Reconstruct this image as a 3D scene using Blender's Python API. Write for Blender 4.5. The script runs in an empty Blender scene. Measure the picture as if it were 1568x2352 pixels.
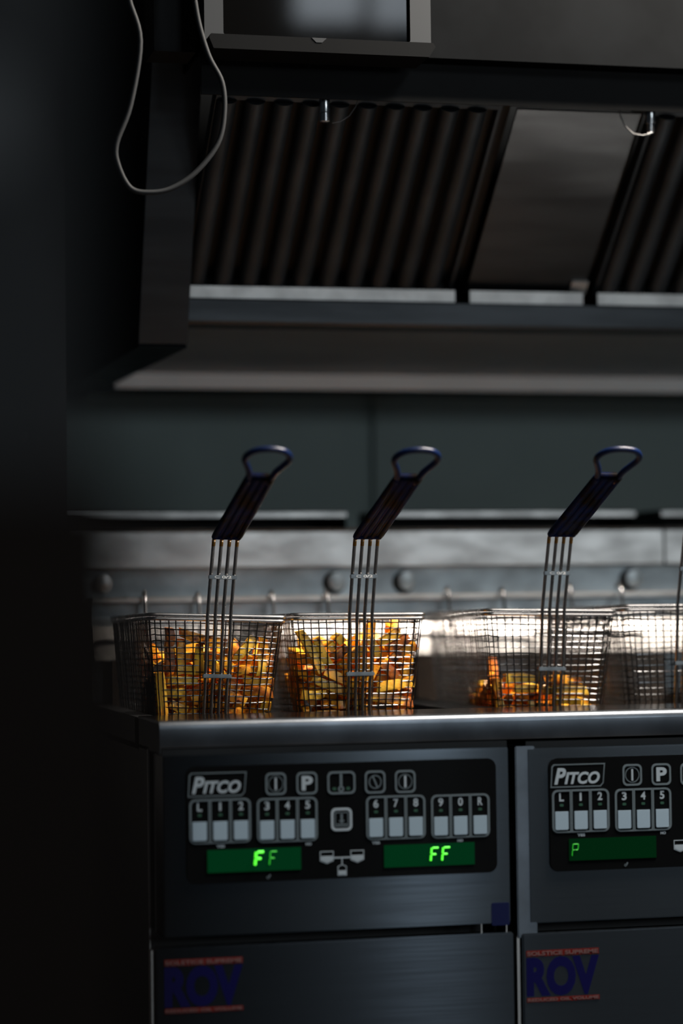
import bpy, bmesh, math, random
from mathutils import Vector, Matrix, Quaternion, Euler

D = bpy.data
SC = bpy.context.scene
COL = SC.collection

# ------------------------------------------------------------------ camera
def make_camera():
    psi = math.radians(13.6); f = 5553.0
    pit = math.atan((1400.0 - 1176.0) / f); roll = 0.013
    F = Vector((math.sin(psi)*math.cos(pit), math.cos(psi)*math.cos(pit), math.sin(pit)))
    R0 = Vector((math.cos(psi), -math.sin(psi), 0)); U0 = R0.cross(F)
    R = math.cos(roll)*R0 - math.sin(roll)*U0
    U = math.cos(roll)*U0 + math.sin(roll)*R0
    cd = D.cameras.new('camera'); cam = D.objects.new('camera', cd); COL.objects.link(cam)
    cd.sensor_fit = 'VERTICAL'; cd.sensor_height = 36.0; cd.sensor_width = 24.0
    cd.lens = f/2352.0*36.0
    m = Matrix((R, U, -F)).transposed().to_4x4(); m.translation = Vector((-.4236, -2.58, 1.0174))
    cam.matrix_world = m
    cd.dof.use_dof = True; cd.dof.focus_distance = 2.81; cd.dof.aperture_fstop = 1.55
    cd.clip_start = .05
    SC.camera = cam
make_camera()

# ------------------------------------------------------------------ world and light
w = D.worlds.new('world'); SC.world = w; w.use_nodes = True
w.node_tree.nodes['Background'].inputs[0].default_value = (.55, .75, 1, 1)
w.node_tree.nodes['Background'].inputs[1].default_value = .012

def area(name, loc, target, sx, sy, power, col):
    l = D.lights.new(name, 'AREA'); l.shape = 'RECTANGLE'; l.size = sx; l.size_y = sy
    l.energy = power; l.color = col
    o = D.objects.new(name, l); COL.objects.link(o); o.location = loc
    o.rotation_euler = (Vector(target)-Vector(loc)).to_track_quat('-Z', 'Y').to_euler()
    return o
area('ceiling_tube_light', (1.22, -.24, 2.45), (1.15, .25, .9), 1.0, .28, 155, (1, .90, .79))
area('room_light_a', (1.015, -3.1, 2.78), (.6, .3, 1.3), .17, .5, 5, (.80, .90, 1))
area('room_light_b', (1.24, -3.1, 2.78), (.6, .3, 1.3), .22, .5, 6, (.80, .90, 1))
area('far_window_a', (1.52, -4.6, 1.62), (.5, .6, 1.2), .42, .6, 8, (.82, .93, 1))
area('streak_light', (1.155, -3.1, .50), (1.155, 0, .5), .17, .85, .9, (.75, .88, 1))  # added strip light, only there to draw an upright streak on the fryer fronts
area('far_window_b', (2.60, -4.6, 1.62), (.5, .6, 1.2), .90, .5, 11, (.82, .93, 1))

SC.view_settings.view_transform = 'Standard'
SC.view_settings.look = 'None'
SC.view_settings.exposure = 0.0
SC.view_settings.gamma = 1.0
SC.view_settings.use_curve_mapping = False
SC.cycles.max_bounces = 8
SC.cycles.use_denoising = True

# ------------------------------------------------------------------ materials
def mat(name, col, rough=.5, metal=0.0, noise=0.0, nscale=(20, 20, 20), bump=0.0, spec=.5, emit=None, estr=0,
        col2=None, rnoise=0.0, coat=0.0, aniso=0.0):
    m = D.materials.new(name); m.use_nodes = True
    nt = m.node_tree; b = nt.nodes['Principled BSDF']
    b.inputs['Base Color'].default_value = (*col, 1)
    b.inputs['Roughness'].default_value = rough; b.inputs['Metallic'].default_value = metal
    b.inputs['Specular IOR Level'].default_value = spec
    b.inputs['Coat Weight'].default_value = coat
    if emit:
        b.inputs['Emission Color'].default_value = (*emit, 1); b.inputs['Emission Strength'].default_value = estr
    if aniso:    # horizontal grain: highlights stretch upright
        b.inputs['Anisotropic'].default_value = aniso
        cx = nt.nodes.new('ShaderNodeCombineXYZ'); cx.inputs[2].default_value = 1
        nt.links.new(cx.outputs[0], b.inputs['Tangent'])
    if noise or bump or rnoise:
        tc = nt.nodes.new('ShaderNodeTexCoord'); mp = nt.nodes.new('ShaderNodeMapping')
        mp.inputs['Scale'].default_value = nscale
        nz = nt.nodes.new('ShaderNodeTexNoise'); nz.inputs['Scale'].default_value = 1; nz.inputs['Detail'].default_value = 5
        nt.links.new(tc.outputs['Object'], mp.inputs[0]); nt.links.new(mp.outputs[0], nz.inputs['Vector'])
        if noise:
            mx = nt.nodes.new('ShaderNodeMix'); mx.data_type = 'RGBA'
            c2 = col2 or tuple(c*(1-noise) for c in col)
            mx.inputs[6].default_value = (*col, 1); mx.inputs[7].default_value = (*c2, 1)
            rp = nt.nodes.new('ShaderNodeValToRGB'); rp.color_ramp.elements[0].position = .38; rp.color_ramp.elements[1].position = .62
            nt.links.new(nz.outputs[0], rp.inputs[0]); nt.links.new(rp.outputs[0], mx.inputs[0])
            nt.links.new(mx.outputs[2], b.inputs['Base Color'])
        if rnoise:
            mr = nt.nodes.new('ShaderNodeMapRange'); mr.inputs[3].default_value = max(.02, rough-rnoise); mr.inputs[4].default_value = rough+rnoise
            nt.links.new(nz.outputs[0], mr.inputs[0]); nt.links.new(mr.outputs[0], b.inputs['Roughness'])
        if bump:
            bp = nt.nodes.new('ShaderNodeBump'); bp.inputs['Strength'].default_value = bump; bp.inputs['Distance'].default_value = .001
            nt.links.new(nz.outputs[0], bp.inputs['Height']); nt.links.new(bp.outputs[0], b.inputs['Normal'])
    return m

M = dict(
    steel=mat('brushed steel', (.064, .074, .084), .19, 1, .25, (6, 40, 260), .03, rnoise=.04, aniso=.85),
    tank=mat('dark brown tank steel', (.06, .045, .035), .5, .6, .4, (12, 12, 12), .1),  # dark brown all over, mottled by noise
    edge=mat('steel edge', (.60, .57, .54), .4, 1),
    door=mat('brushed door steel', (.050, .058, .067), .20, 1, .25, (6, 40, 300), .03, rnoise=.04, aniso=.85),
    nose=mat('polished steel lip', (.18, .20, .225), .31, 1, .35, (14, 14, 14), .1, rnoise=.1),
    deck=mat('bright sloped deck steel', (.40, .385, .37), .28, 1, .2, (16, 30, 34), .05, rnoise=.05),
    flange=mat('pale flange', (.88, .90, .90), .5, 0, .1, (3, 3, 3)),
    apron=mat('worn glossy apron', (.20, .205, .21), .14, 1, .3, (30, 30, 30), .05, rnoise=.06),
    rear=mat('worn steel', (.52, .50, .48), .36, 1, .30, (16, 30, 34), .1, rnoise=.08),
    reardark=mat('greasy steel', (.34, .38, .40), .46, 1, .3, (18, 18, 18), .1, rnoise=.08),
    wire=mat('oily wire steel', (.15, .155, .16), .30, 1, .35, (60, 60, 60), rnoise=.1),
    rim=mat('bright rim steel', (.62, .62, .63), .28, 1, .3, (50, 50, 50), rnoise=.08),
    rod=mat('handle rod steel', (.46, .46, .47), .26, 1, .3, (50, 50, 50), rnoise=.08),
    burnt=mat('rod stained by baked oil', (.25, .13, .03), .35, .8),
    vinyl=mat('dark blue vinyl coating', (.002, .011, .055), .30, 0, .7, (30, 30, 30), .15, spec=.35, col2=(.003, .006, .02)),
    gripmat=mat('dark blue vinyl sleeve', (.002, .009, .045), .38, 0, .8, (40, 40, 12), .15, spec=.10, col2=(.004, .003, .003)),
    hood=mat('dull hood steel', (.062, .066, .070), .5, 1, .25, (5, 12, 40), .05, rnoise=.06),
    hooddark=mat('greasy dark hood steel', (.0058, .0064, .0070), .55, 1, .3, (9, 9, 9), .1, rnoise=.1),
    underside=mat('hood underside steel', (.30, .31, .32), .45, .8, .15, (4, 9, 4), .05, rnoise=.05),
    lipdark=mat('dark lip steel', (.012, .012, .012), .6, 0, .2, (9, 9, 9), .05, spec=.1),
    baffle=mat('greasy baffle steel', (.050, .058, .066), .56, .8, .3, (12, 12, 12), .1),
    frame=mat('filter frame steel', (.66, .64, .61), .5, .7, .25, (25, 25, 25), .05),
    black=mat('black overlay', (.004, .0045, .005), .12, 0, spec=.05),
    print=mat('pale printed ink', (.28, .34, .39), .6, 0, spec=.1),
    printdim=mat('dim printed ink', (.095, .125, .145), .6, 0, spec=.1),
    key=mat('pale blank key', (.25, .34, .42), .55, 0, spec=.2),
    lcd=mat('green display window', (.0, .008, .003), .5, 0, spec=.02, emit=(.0, .22, .055), estr=.10),
    lcddim=mat('dim green display window', (.0, .006, .002), .5, 0, spec=.02, emit=(.0, .20, .04), estr=.055),
    led=mat('lit green segment', (.1, .8, .1), .4, 0, emit=(.10, 1.0, .03), estr=1.25),
    leddim=mat('dim green segment', (.05, .5, .05), .4, 0, emit=(.02, .8, .02), estr=.28),
    dot=mat('unlit green dot', (.004, .05, .025), .5),
    navy=mat('navy ink', (.002, .002, .045), .6, spec=.08), red=mat('red ink', (.095, .006, .004), .6, spec=.1),
    pale=mat('pale ink on red', (.13, .075, .075), .6, spec=.1),
    sticker=mat('blue sticker', (.004, .007, .04), .5, spec=.1),
    dark=mat('dark interior', (.012, .012, .012), .6), rub=mat('black finish and shade', (.010, .010, .011), .45),
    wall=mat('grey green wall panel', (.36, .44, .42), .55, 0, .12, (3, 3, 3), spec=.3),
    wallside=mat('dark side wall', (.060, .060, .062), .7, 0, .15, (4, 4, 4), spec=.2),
    floor=mat('dark floor tile', (.03, .03, .032), .5),
    oil=mat('used frying oil', (.05, .02, .002), .1),
    cable=mat('white cable sheath', (.018, .020, .022), .6, spec=.15),
    monframe=mat('pale monitor casing', (.028, .031, .034), .5, spec=.2),
    screen=mat('glossy dark screen', (.002, .002, .002), .05, 0, spec=.12),
    monbase=mat('black plastic', (.0035, .004, .0045), .6, spec=.06),
    tether=mat('dull tether', (.16, .16, .16), .5, .5), plate=mat('dull plate steel', (.16, .17, .175), .35, 1, .3, (60, 60, 60), .1),
    chrome=mat('chrome nozzle', (.65, .65, .65), .22, 1),
    brown=mat('blurred brown steel', (.018, .012, .009), .6, .0, .3, (3, 3, 3), spec=.1),
    post=mat('dark painted post', (.055, .055, .055), .6, 0, .2, (3, 3, 3), spec=.1),
    lightgrey=mat('grey plastic', (.16, .16, .16), .6),
)

def fry_material(name, shift):
    m = D.materials.new(name); m.use_nodes = True
    nt = m.node_tree; N = nt.nodes; L = nt.links; b = N['Principled BSDF']
    tc = N.new('ShaderNodeTexCoord'); oi = N.new('ShaderNodeObjectInfo')
    ad = N.new('ShaderNodeVectorMath'); ad.operation = 'ADD'
    sc = N.new('ShaderNodeVectorMath'); sc.operation = 'SCALE'; sc.inputs[3].default_value = 1.0
    cb = N.new('ShaderNodeCombineXYZ'); L.new(oi.outputs['Random'], cb.inputs[0]); L.new(oi.outputs['Random'], cb.inputs[2])
    L.new(tc.outputs['Object'], ad.inputs[0]); L.new(cb.outputs[0], ad.inputs[1])
    n1 = N.new('ShaderNodeTexNoise'); n1.inputs['Scale'].default_value = 75; n1.inputs['Detail'].default_value = 4
    L.new(ad.outputs[0], n1.inputs['Vector'])
    n2 = N.new('ShaderNodeTexNoise'); n2.inputs['Scale'].default_value = 260; n2.inputs['Detail'].default_value = 3
    L.new(ad.outputs[0], n2.inputs['Vector'])
    mx = N.new('ShaderNodeMath'); mx.operation = 'MULTIPLY_ADD'; mx.inputs[1].default_value = .36
    L.new(oi.outputs['Random'], mx.inputs[0]); L.new(n1.outputs[0], mx.inputs[2])
    rp = N.new('ShaderNodeValToRGB'); e = rp.color_ramp.elements
    e[0].position = .50+shift*.7; e[0].color = (1, .56, .05, 1)
    e[1].position = .99; e[1].color = (.06, .012, .002, 1)
    a = e.new(.74+shift); a.color = (1, .40, .018, 1)
    a = e.new(.85+shift); a.color = (.55, .14, .008, 1)
    L.new(mx.outputs[0], rp.inputs[0]); L.new(rp.outputs[0], b.inputs['Base Color'])
    b.inputs['Roughness'].default_value = .34; b.inputs['Specular IOR Level'].default_value = .55
    b.inputs['Subsurface Weight'].default_value = .25; b.inputs['Subsurface Radius'].default_value = (1, .45, .1)
    b.inputs['Subsurface Scale'].default_value = .004
    bp = N.new('ShaderNodeBump'); bp.inputs['Strength'].default_value = .5; bp.inputs['Distance'].default_value = .0008
    L.new(n2.outputs[0], bp.inputs['Height']); L.new(bp.outputs[0], b.inputs['Normal'])
    return m
M['black'].node_tree.nodes['Principled BSDF'].inputs['IOR'].default_value = 1.25
M['gripmat'].node_tree.nodes['Principled BSDF'].inputs['IOR'].default_value = 1.12
M['fry'] = fry_material('golden fried potato', .07)
M['frybrown'] = fry_material('browned fried potato', -.07)

# ------------------------------------------------------------------ helpers
class MB:
    """collects shapes, links them as one mesh object"""
    def __init__(s): s.v = []; s.f = []
    def add(s, vs, fs):
        k = len(s.v); s.v += [tuple(v) for v in vs]; s.f += [tuple(i+k for i in f) for f in fs]; return s
    def box(s, x0, x1, y0, y1, z0, z1, bev=0.0):
        if bev > 0:
            bm = bmesh.new(); bmesh.ops.create_cube(bm, size=1)
            bmesh.ops.scale(bm, vec=(x1-x0, y1-y0, z1-z0), verts=bm.verts)
            bmesh.ops.translate(bm, vec=((x0+x1)/2, (y0+y1)/2, (z0+z1)/2), verts=bm.verts)
            bmesh.ops.bevel(bm, geom=list(bm.edges), offset=bev, segments=2, affect='EDGES', clamp_overlap=True)
            bm.verts.index_update()
            s.add([v.co[:] for v in bm.verts], [[v.index for v in f.verts] for f in bm.faces]); bm.free(); return s
        vs = [(x, y, z) for x in (x0, x1) for y in (y0, y1) for z in (z0, z1)]
        return s.add(vs, [(0, 1, 3, 2), (4, 6, 7, 5), (0, 4, 5, 1), (2, 3, 7, 6), (0, 2, 6, 4), (1, 5, 7, 3)])
    def prism_x(s, prof, x0, x1):      # profile of (y,z) extruded along x
        n = len(prof)
        vs = [(x0, y, z) for y, z in prof]+[(x1, y, z) for y, z in prof]
        return s.add(vs, [tuple(range(n)), tuple(range(2*n-1, n-1, -1))]+[(i, i+n, (i+1) % n+n, (i+1) % n) for i in range(n)])
    def prism_y(s, prof, y0, y1):      # profile of (x,z) extruded along y
        n = len(prof)
        vs = [(x, y0, z) for x, z in prof]+[(x, y1, z) for x, z in prof]
        return s.add(vs, [tuple(range(n)), tuple(range(2*n-1, n-1, -1))]+[(i, i+n, (i+1) % n+n, (i+1) % n) for i in range(n)])
    def ring_y(s, a, b, y0, y1):       # frame between outline a and outline b
        n = len(a)
        vs = [(x, y0, z) for x, z in a]+[(x, y0, z) for x, z in b]+[(x, y1, z) for x, z in a]+[(x, y1, z) for x, z in b]
        fs = []
        for i in range(n):
            j = (i+1) % n
            fs += [(i, j, j+n, i+n), (i, i+2*n, j+2*n, j), (i+n, j+n, j+3*n, i+3*n), (i+2*n, i+3*n, j+3*n, j+2*n)]
        return s.add(vs, fs)
    def tube(s, pts, r, n=6, closed=False, caps=True):
        P = [Vector(p) for p in pts]; m = len(P)
        T = []
        for i in range(m):
            if closed: t = P[(i+1) % m]-P[i-1]
            else: t = P[min(i+1, m-1)]-P[max(i-1, 0)]
            T.append(t.normalized())
        up = Vector((0, 0, 1)) if abs(T[0].z) < .9 else Vector((1, 0, 0))
        nn = T[0].cross(up).normalized(); vs = []
        for i in range(m):
            nn = (nn-T[i]*nn.dot(T[i])).normalized(); bb = T[i].cross(nn)
            rr = r[i] if isinstance(r, (list, tuple)) else r
            for k in range(n):
                a = 2*math.pi*k/n; vs.append(P[i]+(nn*math.cos(a)+bb*math.sin(a))*rr)
        fs = []
        for i in range(m if closed else m-1):
            j = (i+1) % m
            for k in range(n):
                l = (k+1) % n; fs.append((i*n+k, i*n+l, j*n+l, j*n+k))
        if caps and not closed: fs += [tuple(range(n-1, -1, -1)), tuple((m-1)*n+k for k in range(n))]
        return s.add(vs, fs)
    def lathe(s, prof, c, axis='z', n=24):   # profile (r, h) about an axis through c
        vs = []; m = len(prof)
        for r, h in prof:
            for k in range(n):
                a = 2*math.pi*k/n; p = (r*math.cos(a), r*math.sin(a), h)
                if axis == 'y': p = (p[0], h, p[1])
                vs.append((c[0]+p[0], c[1]+p[1], c[2]+p[2]))
        fs = [(i*n+k, i*n+(k+1) % n, (i+1)*n+(k+1) % n, (i+1)*n+k) for i in range(m-1) for k in range(n)]
        fs += [tuple(range(n-1, -1, -1)), tuple((m-1)*n+k for k in range(n))]
        return s.add(vs, fs)
    def build(s, name, material, parent=None, smooth=False, recalc=True):
        me = D.meshes.new(name); me.from_pydata(s.v, [], s.f)
        if recalc:
            bm = bmesh.new(); bm.from_mesh(me); bmesh.ops.recalc_face_normals(bm, faces=bm.faces); bm.to_mesh(me); bm.free()
        me.materials.append(material)
        if smooth:
            me.polygons.foreach_set('use_smooth', [True]*len(me.polygons))
            me.set_sharp_from_angle(angle=math.radians(42))
        o = D.objects.new(name, me); COL.objects.link(o)
        if parent is not None: o.parent = parent
        return o

def tag(o, label=None, cat=None, group=None, kind=None):
    if label: o['label'] = label
    if cat: o['category'] = cat
    if group: o['group'] = group
    if kind: o['kind'] = kind
    return o

def empty(name, loc=(0, 0, 0), label=None, cat=None, group=None, kind=None):
    o = D.objects.new(name, None); COL.objects.link(o); o.location = loc; o.empty_display_size = .05
    return tag(o, label, cat, group, kind)

def copy_tree(o, parent=None):
    c = o.copy(); COL.objects.link(c); c.parent = parent
    for ch in list(o.children): copy_tree(ch, c)
    return c

def rrect(x0, x1, z0, z1, r, n=4, tl=True, tr=True, bl=True, br=True):
    pts = []
    for (cx, cz, a0, on) in ((x1, z1, 0, tr), (x0, z1, 90, tl), (x0, z0, 180, bl), (x1, z0, 270, br)):
        rr = r if on else 1e-5
        sx = cx-rr if cx == x1 else cx+rr; sz = cz-rr if cz == z1 else cz+rr
        for k in range(n+1):
            a = math.radians(a0+90*k/n); pts.append((sx+rr*math.cos(a), sz+rr*math.sin(a)))
    return pts

def text(name, s, x0, x1, z0, z1, y, material, parent, bold=0.0, shear=0.0, depth=.0002, small=False):
    """a line of lettering fitted to a rectangle on a plane facing -Y"""
    c = D.curves.new(name, 'FONT'); c.body = s; c.offset = bold; c.shear = shear; c.resolution_u = 4; c.extrude = .05
    o = D.objects.new(name, c); COL.objects.link(o)
    bpy.context.view_layer.update()
    me = D.meshes.new_from_object(o.evaluated_get(bpy.context.evaluated_depsgraph_get()))
    D.objects.remove(o); D.curves.remove(c)
    xs = [v.co.x for v in me.vertices]; ys = [v.co.y for v in me.vertices]
    ax, bx, ay, by = min(xs), max(xs), min(ys), max(ys)
    sx = (x1-x0)/(bx-ax); sz = (z1-z0)/max(by-ay, 1e-6)
    for v in me.vertices:
        v.co = Vector((x0+(v.co.x-ax)*sx, y-depth*(v.co.z > 0), z0+(v.co.y-ay)*sz))
    me.polygons.foreach_set('use_smooth', [False]*len(me.polygons)); me.update()
    me.name = name; me.materials.clear(); me.materials.append(material)
    o = D.objects.new(name, me); COL.objects.link(o); o.parent = parent
    return o
# settled fry poses: length index, x y z in mm in the basket frame, quaternion in hundredths
FRIES = [[[0,-55,10,-26,1,0,100,4],[4,-16,10,-27,62,2,78,3],[0,56,10,-36,0,-5,4,-100],[0,19,10,-38,65,28,23,67],[2,34,11,-39,28,-65,-67,23],
[1,-41,11,-43,71,4,2,-71],[1,-54,12,-52,100,4,-1,0],[2,-19,12,-52,71,2,-4,71],[0,12,12,-55,66,-25,-30,64],[0,54,12,-58,4,0,-100,-4],
[1,2,12,-62,30,-64,66,-25],[0,35,12,-62,49,-51,-55,45],[0,-36,13,-64,53,-47,52,-48],[4,-20,24,-48,3,-74,-3,67],[2,-39,14,-76,52,-48,52,-48],
[2,52,15,-75,46,54,50,50],[0,21,14,-80,58,41,-36,-61],[2,51,14,-87,3,-68,-3,73],[0,67,30,-52,27,62,66,-34],[0,-46,15,-90,74,4,67,4],
[3,16,15,-91,61,-36,-41,58],[4,-62,15,-95,100,4,-5,0],[0,-16,15,-95,37,60,-57,-41],[0,55,37,-44,1,-15,-46,-87],[1,18,34,-54,10,42,76,-48],
[0,-64,26,-78,5,0,100,4],[0,23,26,-80,3,-13,-4,99],[0,-42,16,-107,2,-57,-3,82],[0,-38,28,-79,11,-71,-69,-7],[2,14,16,-115,46,-54,-57,41],
[4,35,34,-70,87,23,1,45],[0,-33,41,-55,71,-38,-37,45],[2,8,24,-103,48,28,59,58],[1,-36,17,-122,3,-82,2,-57],[2,62,28,-97,63,-39,-32,-59],
[2,-11,37,-76,48,75,8,45],[4,-33,28,-99,25,68,-60,-35],[0,-24,49,-47,77,40,49,-3],[0,47,29,-97,18,2,33,93],[2,-66,50,-45,17,21,78,-57],
[0,41,49,-51,47,-37,42,69],[0,7,47,-59,39,-40,79,25],[4,-51,47,-60,55,-50,51,43],[4,57,51,-50,64,-40,-21,-62],[3,-36,18,-135,3,-82,2,-57],
[4,-9,50,-56,44,35,-70,43],[1,23,45,-69,97,3,23,8],[0,31,23,-125,69,-34,18,61],[2,65,46,-71,59,45,-40,54],[2,-57,45,-75,55,41,64,-34],
[1,34,34,-104,26,-96,-3,-14],[3,46,44,-81,45,58,-27,62],[2,-2,35,-104,60,58,-37,-39],[2,53,35,-109,88,-41,-23,-10],[3,-29,34,-113,49,30,62,-53],
[4,-6,52,-71,63,-54,-55,-11],[1,-61,40,-102,9,-73,68,1],[4,-35,46,-88,42,45,-51,-61],[3,-15,34,-120,72,-67,-17,2],[4,-34,59,-62,58,79,14,-13],
[4,47,35,-125,21,-7,90,39],[2,1,48,-94,33,29,-79,-42],[1,40,29,-143,71,-71,2,-2],[0,-23,31,-138,59,38,34,62],[0,22,64,-57,11,64,54,-52],
[3,45,63,-71,45,-72,-35,-41],[1,30,50,-104,32,83,-27,-37],[0,38,68,-59,67,69,1,-29],[1,-25,58,-85,5,65,-22,-72],[4,-4,40,-131,60,-38,-60,-38],
[2,14,59,-86,34,-59,67,-31],[0,55,58,-89,45,64,61,-14],[0,-60,73,-52,60,-36,30,-64],[1,5,37,-143,35,35,61,61],[0,-56,53,-103,6,-2,7,-100],
[4,-21,78,-42,76,54,36,6],[0,22,44,-130,69,-67,-18,18],[3,7,45,-131,15,-15,69,-69],[4,1,51,-116,62,68,29,26],[4,48,58,-108,48,-40,-12,-77],
[4,-60,53,-121,65,76,-3,4],[2,-49,72,-74,70,-71,0,5],[1,-28,61,-105,33,-81,-15,46],[4,-34,47,-143,65,-27,65,27],[3,10,82,-57,34,-25,82,-38],
[4,33,85,-51,53,2,83,15],[3,36,63,-107,36,89,-20,-20],[1,12,64,-105,63,5,77,-1],[4,-10,81,-65,45,51,31,-66],[4,37,80,-71,68,49,-48,27],
[4,65,80,-72,5,-2,-88,-48],[1,9,80,-75,51,54,-56,37],[1,-63,79,-78,59,-53,40,46],[0,-30,60,-128,18,4,65,74],[1,4,64,-118,65,26,66,-27],
[3,60,68,-114,66,-32,-25,-63],[3,-20,88,-78,27,-76,-23,-54],[2,25,95,-63,94,-34,8,-4],[3,24,65,-143,1,1,71,71],[0,65,96,-68,48,-88,2,5],
[0,51,69,-138,0,42,91,0],[4,-39,103,-68,31,63,-67,-22],[2,-21,103,-68,63,-31,22,-67],[2,-51,79,-88,65,62,24,36],[1,-52,75,-103,18,-63,9,-75],
[3,37,84,-84,5,43,64,64],[4,11,83,-87,70,-57,36,-24],[0,22,79,-100,73,-6,57,-37],[3,-43,79,-113,67,-35,42,50],[1,1,91,-85,63,64,-21,-38],
[4,-37,71,-136,21,-54,-53,-61],[0,50,87,-96,30,43,-83,-17],[3,36,83,-109,42,31,81,-27],[4,28,75,-131,26,25,-66,-66]],[[1,37,10,-28,33,62,-60,-38],
[1,49,10,-35,62,-33,38,-60],[1,20,11,-39,21,-68,69,-15],[4,-57,11,-43,4,-97,1,-25],[2,-43,11,-44,15,69,68,20],[0,-22,11,-45,31,64,-61,-36],
[2,55,11,-45,62,-33,38,-60],[1,-22,18,-29,27,-25,63,68],[0,-32,16,-37,32,35,-65,60],[1,-2,17,-46,46,-63,-61,14],[0,-52,23,-36,33,-62,-65,28],
[1,37,12,-64,30,-64,66,-25],[0,56,13,-64,69,-15,-21,68],[1,6,16,-63,5,24,-7,97],[0,30,25,-41,26,82,45,24],[3,-19,13,-76,57,42,-37,-60],
[0,-22,20,-59,56,72,-4,42],[3,45,14,-84,3,-67,3,-74],[0,-13,33,-37,58,-68,-42,-11],[4,9,14,-85,1,-24,4,-97],[4,-30,16,-85,42,-57,60,-37],
[0,-43,31,-51,14,10,-40,-90],[2,19,39,-32,44,-78,32,30],[1,-54,15,-94,72,3,70,3],[0,-5,33,-51,23,-91,3,35],[4,44,32,-57,20,59,-47,-63],
[2,4,40,-37,20,21,-47,83],[1,43,38,-43,73,-32,-51,32],[4,39,16,-101,2,-76,2,-64],[3,48,26,-77,68,3,73,3],[0,-20,16,-106,50,50,50,50],
[4,49,46,-35,30,-94,17,-5],[0,12,17,-114,8,-70,-71,4],[4,-30,34,-74,55,-58,-57,16],[3,-40,40,-60,88,-42,23,-1],[1,-37,17,-118,71,0,-71,0],
[2,-64,33,-81,33,-66,63,26],[2,-38,30,-89,74,29,-54,-27],[4,4,43,-58,2,57,-67,-47],[4,-61,47,-49,14,-4,78,-61],[1,-7,39,-70,48,-32,76,-31],
[3,65,46,-55,29,72,57,-28],[1,-36,27,-106,56,43,-56,43],[2,-32,18,-131,50,-50,50,-50],[2,34,18,-131,50,50,50,50],[4,-1,31,-99,22,-82,-33,42],
[2,32,44,-70,20,56,-45,-66],[4,-24,49,-58,42,-75,-45,-22],[2,-4,26,-118,34,34,62,62],[4,12,43,-81,36,-71,-59,-9],[2,51,39,-92,70,-56,45,2],
[3,35,52,-60,61,-50,-59,17],[2,-40,19,-143,0,71,0,-71],[4,38,29,-118,36,-36,62,-59],[3,12,55,-54,50,61,17,60],[1,45,20,-143,51,51,49,49],
[2,-60,31,-119,39,-63,59,32],[0,-12,41,-97,91,37,-9,17],[2,-39,52,-70,52,-20,81,-19],[3,-66,55,-63,82,-57,-4,-3],[1,6,28,-131,42,-57,-42,-57],
[1,-50,41,-101,23,-14,62,74],[3,-14,63,-48,91,32,23,-15],[0,41,31,-131,49,49,51,51],[3,31,70,-36,24,0,85,-47],[4,61,42,-107,27,-62,65,34],
[1,49,52,-82,10,41,47,77],[1,12,28,-143,62,34,62,-34],[1,3,42,-108,40,-35,-84,11],[3,64,60,-64,87,-48,-2,-10],[3,1,73,-39,63,-12,48,-60],
[1,-33,50,-98,75,17,-24,-59],[2,46,71,-46,8,76,46,-46],[2,-36,38,-131,18,91,6,38],[1,-58,36,-136,4,-3,86,50],[4,40,52,-96,13,66,45,-59],
[4,-25,41,-126,38,-5,89,-25],[3,-52,70,-54,43,31,-39,76],[2,-39,63,-74,75,6,-38,-54],[1,30,73,-49,75,-13,48,44],[1,-23,58,-93,34,9,51,-78],
[3,-8,59,-92,90,42,7,8],[2,43,74,-61,39,87,-19,-23],[2,-12,49,-124,76,21,-29,-55],[1,34,63,-91,77,52,0,-37],[2,2,73,-67,3,-45,72,-54],
[3,40,43,-143,57,-57,-41,41],[3,14,56,-113,27,87,-26,-34],[3,-43,63,-97,91,-1,-33,25],[3,54,73,-73,33,44,36,-75],[0,-3,59,-109,44,-69,1,-58],
[4,15,88,-41,21,9,-87,44],[3,17,54,-130,29,-65,-64,29],[3,-60,58,-120,50,-86,-3,-4],[4,-41,75,-79,27,-70,41,-52],[3,46,56,-130,32,-63,-65,-29],
[4,58,55,-134,4,-3,-81,-59],[1,-32,60,-124,67,-39,32,-54],[0,33,85,-63,41,-8,-55,73],[4,69,98,-31,97,-22,5,1],[3,32,80,-77,83,-24,-49,-10],
[2,-8,83,-74,69,-65,20,26],[2,-20,60,-135,26,66,51,-48],[4,-6,96,-45,11,89,-6,45],[0,-42,57,-143,13,13,-69,-69],[0,58,89,-63,58,12,-60,-54],
[2,-23,90,-63,2,-4,-99,10],[2,41,100,-48,54,-59,47,-37],[4,-52,91,-75,69,-23,16,67],[2,-4,97,-62,45,69,54,17],[1,66,105,-54,1,71,70,-9],
[4,-41,105,-55,12,70,71,2],[3,27,104,-59,52,-48,-41,57],[4,25,99,-80,63,-20,-73,18],[4,-63,77,-91,26,63,-66,33],[1,7,75,-97,75,12,-51,-40],
[4,30,79,-89,73,57,-3,-36],[1,-33,82,-92,24,94,12,20]],[[2,-37,14,-82,52,-48,52,-48],[3,19,14,-84,3,-71,3,-70],[0,-63,15,-93,0,-5,-4,100],
[1,-29,15,-94,70,3,71,3],[4,20,15,-96,70,3,71,3],[2,22,16,-108,52,-48,52,-48],[1,-11,17,-116,2,-63,-3,77],[1,-24,27,-104,20,-68,13,-69],
[3,-59,19,-126,70,4,-3,-71],[3,-27,20,-128,37,-52,-28,72],[2,46,20,-128,76,-20,-54,30],[2,-61,32,-108,15,-99,0,-6],[0,-63,40,-88,31,-67,63,24],
[0,43,30,-117,33,50,-34,-72],[4,-12,31,-116,17,-68,-16,69],[0,2,39,-105,69,10,25,-67],[3,-47,37,-113,1,7,59,-80],[2,33,34,-130,41,39,55,62],
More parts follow.
